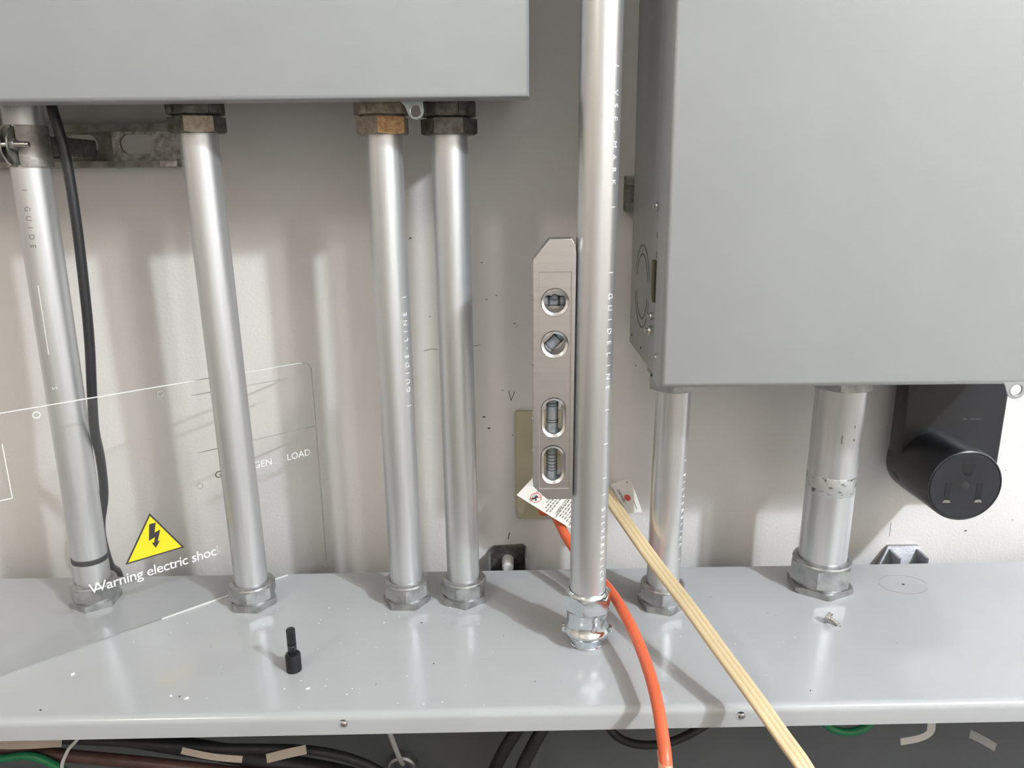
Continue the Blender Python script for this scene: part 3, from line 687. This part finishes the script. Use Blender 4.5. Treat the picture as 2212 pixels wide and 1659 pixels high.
def tag_sheet(parent, corners, curl, name='warning_tag', th=.0007, nu=8, nv=8):
    """paper tag: bilinear patch with a gentle curl towards the room; returns a function placing points on it"""
    A, B, Cc, D = [Vector(c) for c in corners]                 # (0,0) (1,0) (1,1) (0,1)
    def at(u, v, lift=0.0):
        p = A * (1 - u) * (1 - v) + B * u * (1 - v) + Cc * u * v + D * (1 - u) * v
        nrm = (B - A).cross(D - A).normalized()
        if nrm.y > 0: nrm = -nrm
        return p + nrm * (curl * math.sin(math.pi * u) * 1.0 + lift)
    bm = bmesh.new()
    F = [[bm.verts.new(at(i / nu, j / nv, th / 2)) for j in range(nv + 1)] for i in range(nu + 1)]
    K = [[bm.verts.new(at(i / nu, j / nv, -th / 2)) for j in range(nv + 1)] for i in range(nu + 1)]
    for i in range(nu):
        for j in range(nv):
            bm.faces.new((F[i][j], F[i + 1][j], F[i + 1][j + 1], F[i][j + 1])); bm.faces.new((K[i][j], K[i][j + 1], K[i + 1][j + 1], K[i + 1][j]))
    for i in range(nu):
        for j in (0, nv): bm.faces.new((F[i][j], F[i + 1][j], K[i + 1][j], K[i][j]))
    for j in range(nv):
        for i in (0, nu): bm.faces.new((F[i][j], F[i][j + 1], K[i][j + 1], K[i][j]))
    o = obj(name, from_bm(bm), 'paper', parent)
    su, sv = (B - A).length, (D - A).length
    def put(me, nm, m, u0, v0, flip=False):
        for vv in me.vertices:
            x, y = vv.co.x, vv.co.y
            if flip: x, y = -x, -y
            vv.co = at(u0 + x / su, v0 + y / sv, th / 2 + .00025 + vv.co.z)
        return obj(nm, me, m, o, smooth=False)
    return o, put
# left tag hangs upside down: its lines read from the far edge (v = 1) down to the near edge (v = 0)
tl, put = tag_sheet(oc, ((.0043, -.052, .9247), (.0712, -.060, .8828), (.1000, -.044, .9160), (.0355, -.042, .9560)), .004)
def rot_text(s, size, deg): return text_me(s, size, .0001, Matrix.Rotation(R(deg), 4, 'Z'), spacing=.92)
for s, u0, v0, sz, m_ in (('POLARIZED CORD', .195, .80, .0043, 'ink'), ('Cord', .290, .52, .0036, 'ink_grey'), ('Force', .420, .42, .0036, 'ink_grey'),
                      ('FULLY INSERT', .640, .66, .0043, 'ink'), ('OF WATTS', .900, .55, .0043, 'ink')):
    put(rot_text(s, sz, -90), 'tag_lettering', m_, u0, v0)
for u0, vs in ((.475, (.95, .06)), (.520, (.95, .02)), (.565, (.90, .03)), (.690, (.95, .02)), (.735, (.95, .04)), (.780, (.9, .02)), (.825, (.95, .03)), (.870, (.9, .05)), (.945, (.95, .03)), (.980, (.9, .08))):
    v_ = vs[0]; 
    while v_ > vs[1] + .08:                      # small print, too small to read: rows of short dashes
        ln = random.uniform(.05, .12)
        put(plate_me([[(-.0007, 0), (.0007, 0), (.0007, -ln * .045), (-.0007, -ln * .045)]], .0001), 'small_print', 'ink_grey', u0, v_)
        v_ -= ln + .025
put(plate_me([circle2(0, 0, .0066, 24), circle2(0, 0, .0058, 24)], .0001), 'prohibition_ring', 'red', .250, .22)
put(plate_me([poly_line([(-.0045, -.0042), (.0045, .0042)], .0009)], .0001), 'prohibition_bar', 'red', .250, .22)
put(plate_me([[(-.0035, -.0035), (-.001, -.001), (-.002, .002), (.0005, .0035), (.002, .0015), (.001, -.0005), (.0035, -.002), (.002, -.004), (.0005, -.002), (-.0015, -.0045)]], .0001), 'pictogram', 'ink', .250, .22)

tc_ = thing('flat_cord', 'tan flat three conductor cord running down to the lower right', 'cord', (0.2, -0.25, 0.0))
tp = [(.0660, -.004, .9760), (.0860, -.040, .9620), (.1071, -.072, .9429), (.1251, -.105, .9222), (.1533, -.163, .8938), (.1766, -.225, .8776), (.2000, -.285, .8579), (.2185, -.330, .8424),
      (.2350, -.360, .8245), (.2496, -.385, .8076), (.272, -.412, .765), (.290, -.430, .68), (.300, -.440, .45), (.305, -.445, .20), (.310, -.47, .03), (.318, -.55, .0045), (.36, -.68, .0042)]
prof = []
for cx_ in (-.0049, 0, .0049):
    pass
N_ = 40
for k in range(N_):
    a = 2 * math.pi * k / N_; x = .0082 * math.cos(a)
    rr = .0031 * (1 - abs(x / .0082) ** 6) ** .5 if abs(x) < .0082 else 0
    g = .0010 * (math.exp(-((abs(x) - .0026) / .0006) ** 2))
    prof.append((x, math.copysign(max(rr - g, 0), math.sin(a))))
obj('cord_jacket', sweep_me(tp, prof, up=(0.25, -0.75, 0.6), sub=8), 'tan', tc_, angle=50)
obj('plug', box_me(.034, .069, -.006, WY - .0082, .958, .990, .005, 3), 'tan_dark', tc_)
tr_, put2 = tag_sheet(tc_, ((.1085, -.072, .9430), (.1335, -.066, .9045), (.1590, -.058, .9030), (.1420, -.060, .9487)), .0015)
for s, v0, u0, sz, m_ in (('ELECTRICAL CORDS', .16, -.10, .0048, 'ink'), ('DANGER!', .36, .20, .0048, 'ink')):
    put2(text_me(s, sz, .0001, spacing=.95), 'tag_lettering', m_, u0, v0)
put2(plate_me([circle2(0, 0, .0046, 16)], .0001), 'stop_mark', 'red', .50, .60)
put2(plate_me([circle2(0, 0, .0010, 8)], .0001), 'punched_hole', 'ink_grey', .08, .84)
put2(plate_me([[(0, 0), (.012, 0), (.012, .0009), (0, .0009)]], .0001), 'small_print', 'ink_grey', .62, .78)

# ================================================================== black receptacle on the wall
rc_ = thing('power_receptacle', 'black surface mounted power receptacle with round three slot face', 'receptacle', (0.545, -0.02, 0.93))
rcx, rcz, ry = 0.5278, 0.9500, -0.100
obj('housing', plate_me([round_rect(.4842, .6080, .925, 1.1030, .012)], .0300, .002, facing(-.0152)), 'black', rc_)
obj('socket_barrel', lathe_me([(.0452, .0005), (.0452, .030), (.0440, .096), (.0432, .0985), (.0418, .0995), (.0410, .0985), (0, .0985)], 56,
    Matrix.Translation((rcx, 0, rcz)) @ Matrix.Rotation(R(90), 4, 'X')), 'black', rc_)
obj('back_box', box_me(.520, .590, -.0010, WY - .0005, .955, 1.080, .002), 'black', rc_)
FM = facing(ry + .0012)
face = obj('face_disc', plate_me([circle2(rcx, rcz, .0405, 48)], .0008, .0002, FM), 'black', rc_)
gx, gz = rcx + .0015, rcz + .0205
obj('ground_slot', plate_me([[(gx - .0075, gz + .0065), (gx + .0075, gz + .0065), (gx + .0062, gz - .001)] + [(gx + .0052 * math.cos(R(a)), gz - .003 + .0052 * math.sin(R(a))) for a in range(-10, -171, -20)] + [(gx - .0062, gz - .001)]], .0004, 0, facing(ry + .0007)), 'hole', face, smooth=False)
obj('ground_contact', plate_me([[(gx + .0035 * math.cos(R(a)), gz - .0055 + .0018 * math.sin(R(a))) for a in range(0, 360, 24)]], .0004, 0, facing(ry + .0005)), 'oxide', face, smooth=False)
obj('centre_screw', lathe_me([(0, .0006), (.004, .0006), (.0058, 0)], 20, Matrix.Translation((rcx, ry + .0010, rcz)) @ Matrix.Rotation(R(90), 4, 'X')), 'blackmatte', face)
for sx in (-.0195, .0175):
    obj('blade_slot', plate_me([[(rcx + sx - .0035, rcz - .019), (rcx + sx + .0035, rcz - .019), (rcx + sx + .0035, rcz + .003), (rcx + sx - .0035, rcz + .003)]], .0004, 0, facing(ry + .0007)), 'hole', face, smooth=False)
    obj('blade_contact', plate_me([[(rcx + sx - .0050, rcz - .0205), (rcx + sx + .0050, rcz - .0205), (rcx + sx + .0030, rcz - .0170), (rcx + sx - .0030, rcz - .0170)]], .0004, 0, facing(ry + .0004)), 'steel', face, smooth=False)
obj('moulded_mark', box_me(.5560, .5610, -.0306, -.0302, 1.0098, 1.0104), 'ink_grey', rc_, smooth=False)
obj('moulded_mark', box_me(.5640, .5780, -.0306, -.0302, 1.0098, 1.0102), 'ink_grey', rc_, smooth=False)

# ================================================================== loose things on the wireway
nd = thing('nut_driver_bit', 'black nut driver bit standing upright on the wireway', 'driver bit', (-0.2285, -0.2410, ZT))
obj('socket', lathe_me([(.0045, 0), (.0072, 0), (.0079, .0006), (.0079, .0180), (.0072, .0196), (.0048, .0205), (.0042, .0205)], 32), 'oxide', nd, world=False)
me = hex_me(.0045, .0004, .0200, .0480, .3, .0004); obj('hex_shank', me, 'oxide', nd, world=False)
obj('shank_groove', lathe_me([(.0046, .0290), (.0041, .0296), (.0041, .0306), (.0046, .0312)], 16), 'oxide', nd, world=False)
obj('magnet_tip', lathe_me([(0, .0486), (.0022, .0484), (.0030, .0480)], 14), 'oxide', nd, world=False)

ls = thing('loose_screw', 'small plated hex head screw lying on the wireway near the thick conduit', 'screw', (0.3620, -0.170, ZT))
sm_ = Matrix.Translation((.3560, -.1640, ZT + .0060)) @ Matrix.Rotation(R(-42), 4, 'Z') @ Matrix.Rotation(R(112), 4, 'Y')
me = hex_me(.0056, .0005, -.0042, 0, .3, .0006); me.transform(sm_); obj('hex_head', me, 'steel', ls)
obj('washer_face', lathe_me([(0, 0), (.0062, 0), (.0062, .0010), (0, .0010)], 20, sm_), 'steel', ls)
pr = [(.0028 if k % 2 else .0021, .0010 + k * .0009) for k in range(12)] + [(.0010, .0125), (0, .0150)]
obj('threaded_shank', lathe_me(pr, 16, sm_), 'steel', ls)

def chip_me(x, y, s):
    n = random.randint(4, 6); a0 = random.random() * 6
    ol = [(s * (.6 + .5 * random.random()) * math.cos(a0 + 2 * math.pi * k / n), s * .7 * (.5 + .6 * random.random()) * math.sin(a0 + 2 * math.pi * k / n)) for k in range(n)]
    bm = bmesh.new(); A = [bm.verts.new((px, py, 0)) for px, py in ol]; B = [bm.verts.new((px * .9, py * .9, s * .35)) for px, py in ol]
    bm.faces.new(A[::-1]); bm.faces.new(B)
    for k in range(n): bm.faces.new((A[k], A[(k + 1) % n], B[(k + 1) % n], B[k]))
    me = from_bm(bm); me.transform(Matrix.Translation((x, y, ZT + .0001)) @ Matrix.Rotation(random.random() * 3, 4, 'Z')); return me
for x, y, s, lab in ((-.4555, -.2450, .0033, 'white flake on the wireway top far left of the nut driver'),
                     (-.3215, -.2850, .0027, 'white round crumb near the wireway front edge at left'),
                     (-.3390, -.2810, .0024, 'grey edged flake beside the round white crumb near the wireway edge'),
                     (-.2065, -.2720, .0026, 'white flake just below right of the nut driver')):
    tag(obj('paint_flake', chip_me(x, y, s), 'chip', smooth=False), lab, 'flake', 'loose flakes on the wireway')
SPECKS = [(-.1545, -.2790), (-.0235, -.2130), (-.3715, -.2100), (-.1680, -.2130), (-.1500, -.2030), (-.2300, -.2720), (-.0300, -.3000), (.2550, -.2580), (-.1900, -.1950), (-.4200, -.1880)]
SPECKS += [(random.gauss(-.19, .10), random.uniform(-.30, -.12)) for _ in range(55)] + [(random.uniform(.18, .32), random.uniform(-.21, -.16)) for _ in range(10)]
tag(obj('white_dust', join_me(*[chip_me(x, y, random.uniform(.0004, .0011)) for x, y in SPECKS]), 'chip', smooth=False),
    'fine white dust specks scattered over the wireway top', 'dust', kind='stuff')
GRIT = [(-.4560, -.3000, .0016), (-.3300, -.2820, .0013), (-.0850, -.2330, .0011), (.2900, -.2830, .0012), (-.1060, -.1560, .0014), (.0200, -.2640, .0009), (.1800, -.1740, .0008)]
GRIT += [(random.uniform(-.45, .5), random.uniform(-.30, -.08), random.uniform(.0003, .0008)) for _ in range(30)]
tag(obj('dark_grit', join_me(*[chip_me(x, y, q) for x, y, q in GRIT]), 'crumb', smooth=False), 'fine dark grit scattered over the wireway top', 'grit', kind='stuff')

# ================================================================== wires inside the wireway
def wire(name, label, pts, r, m, cat='wire', group=None):
    tag(obj(name, tube(pts, r, 12), m), label, cat, group)
wire('power_cable', 'thick black cable sloping across the wireway interior at left', [(-.80, -.10, .660), (-.58, -.12, .652), (-.42, -.14, .640), (-.315, -.14, .617), (-.19, -.13, .575), (-.10, -.12, .500), (-.02, -.11, .4670)], .0110, 'blackmatte', 'cable')
wire('power_cable', 'brown cable below the thick sloping black cable in the wireway', [(-.80, -.11, .630), (-.56, -.135, .622), (-.45, -.15, .622), (-.335, -.155, .610), (-.21, -.15, .590), (-.11, -.14, .500), (.0, -.14, .4660)], .0075, 'brown', 'cable')
wire('power_cable', 'slim black cable above the thick sloping cable in the wireway', [(-.80, -.17, .690), (-.50, -.175, .676), (-.36, -.18, .668), (-.22, -.175, .655), (-.14, -.165, .600), (-.08, -.16, .500), (-.06, -.175, .4630)], .0055, 'blackmatte', 'cable')
wire('power_cable', 'outer black cable curving down inside the middle of the wireway', [(.045, -.075, .700), (.020, -.08, .640), (-.012, -.09, .590), (-.030, -.085, .545), (-.05, -.08, .485), (-.12, -.075, .4665)], .0085, 'blackmatte', 'cable')
wire('power_cable', 'inner black cable curving down beside its twin in the wireway', [(.080, -.075, .700), (.052, -.08, .640), (.022, -.09, .590), (.006, -.095, .545), (.02, -.10, .485), (.09, -.10, .4665)], .0085, 'blackmatte', 'cable')
wire('power_cable', 'thin black cable loop behind the orange cord in the wireway', [(.110, -.06, .720), (.112, -.07, .640), (.128, -.08, .600), (.165, -.09, .590), (.215, -.09, .600), (.28, -.08, .640), (.33, -.07, .70)], .0055, 'blackmatte', 'cable')
wire('signal_wire', 'white wire dropping into the bushing left of the middle of the wireway', [(-.178, -.085, .690), (-.170, -.082, .630), (-.1641, -.078, .5993), (-.1580, -.060, .550), (-.1560, -.044, .525)], .0034, 'white_wire')
wire('ground_wire', 'green ground wire at the left end of the wireway', [(-.80, -.14, .600), (-.64, -.142, .622), (-.585, -.145, .628), (-.54, -.15, .600), (-.50, -.15, .540), (-.44, -.15, .4610)], .0050, 'green')
wire('ground_wire', 'green wire loop under the wireway edge at right', [(.365, -.10, .720), (.372, -.115, .665), (.389, -.12, .640), (.4138, -.12, .6310), (.438, -.12, .640), (.452, -.115, .665), (.460, -.10, .720)], .0050, 'green')
wire('signal_wire', 'pale thin wire crossing the left of the wireway interior', [(-.475, -.18, .740), (-.500, -.182, .690), (-.520, -.183, .665), (-.528, -.184, .630), (-.51, -.18, .540), (-.49, -.18, .4595)], .0020, 'white_wire')
def flat_strip(name, label, pts, wdt, m, cat):
    tag(obj(name, sweep_me(pts, [(-wdt, -.0006), (wdt, -.0006), (wdt, .0006), (-wdt, .0006)], up=(0, -1, .6)), m), label, cat)
M['tape_tan'] = mat('tan_paper_tape', (0.52, 0.45, 0.38), 0.6, noise=0.08, nscale=40)
flat_strip('label_tape', 'tan tape strip on the dark cables in the wireway', [(-.2873, -.188, .6590), (-.2640, -.188, .6655), (-.2408, -.188, .6710)], .0050, 'tape_tan', 'tape')
flat_strip('label_tape', 'slanting pale strip on the dark cables in the wireway', [(-.3827, -.190, .6730), (-.3480, -.190, .6640), (-.3147, -.190, .6600)], .0036, 'tape_tan', 'tape')
flat_strip('label_tape', 'wide tan strip at the far left end of the wireway', [(-.66, -.186, .690), (-.58, -.186, .684), (-.520, -.186, .6865)], .0080, 'tape_tan', 'tape')
flat_strip('cable_tie', 'white plastic tie hooked under the wireway edge at right', [(.508, -.13, .690), (.511, -.13, .650), (.510, -.13, .6370), (.4975, -.13, .6290), (.4759, -.13, .6245)], .0052, 'white_wire', 'cable tie')
flat_strip('plastic_strip', 'clear plastic strip in the right end of the wireway', [(.5673, -.12, .6266), (.5850, -.12, .6170), (.6023, -.12, .6057)], .0050, 'film', 'strip')
bs = thing('conduit_bushing', 'pale conduit bushing on the inside back of the wireway left of the middle', 'bushing', (-.1560, -.0395, .522), (R(90), 0, 0))
obj('bushing_ring', lathe_me([(.012, 0), (.019, 0), (.020, .003), (.020, .012), (.017, .014), (.012, .012)], 28, closed=True), 'cast', bs, world=False)
wire('copper_wire', 'short bare copper wire end in the wireway', [(-.205, -.165, .6120), (-.192, -.164, .6095), (-.180, -.162, .5980)], .0028, 'copper')
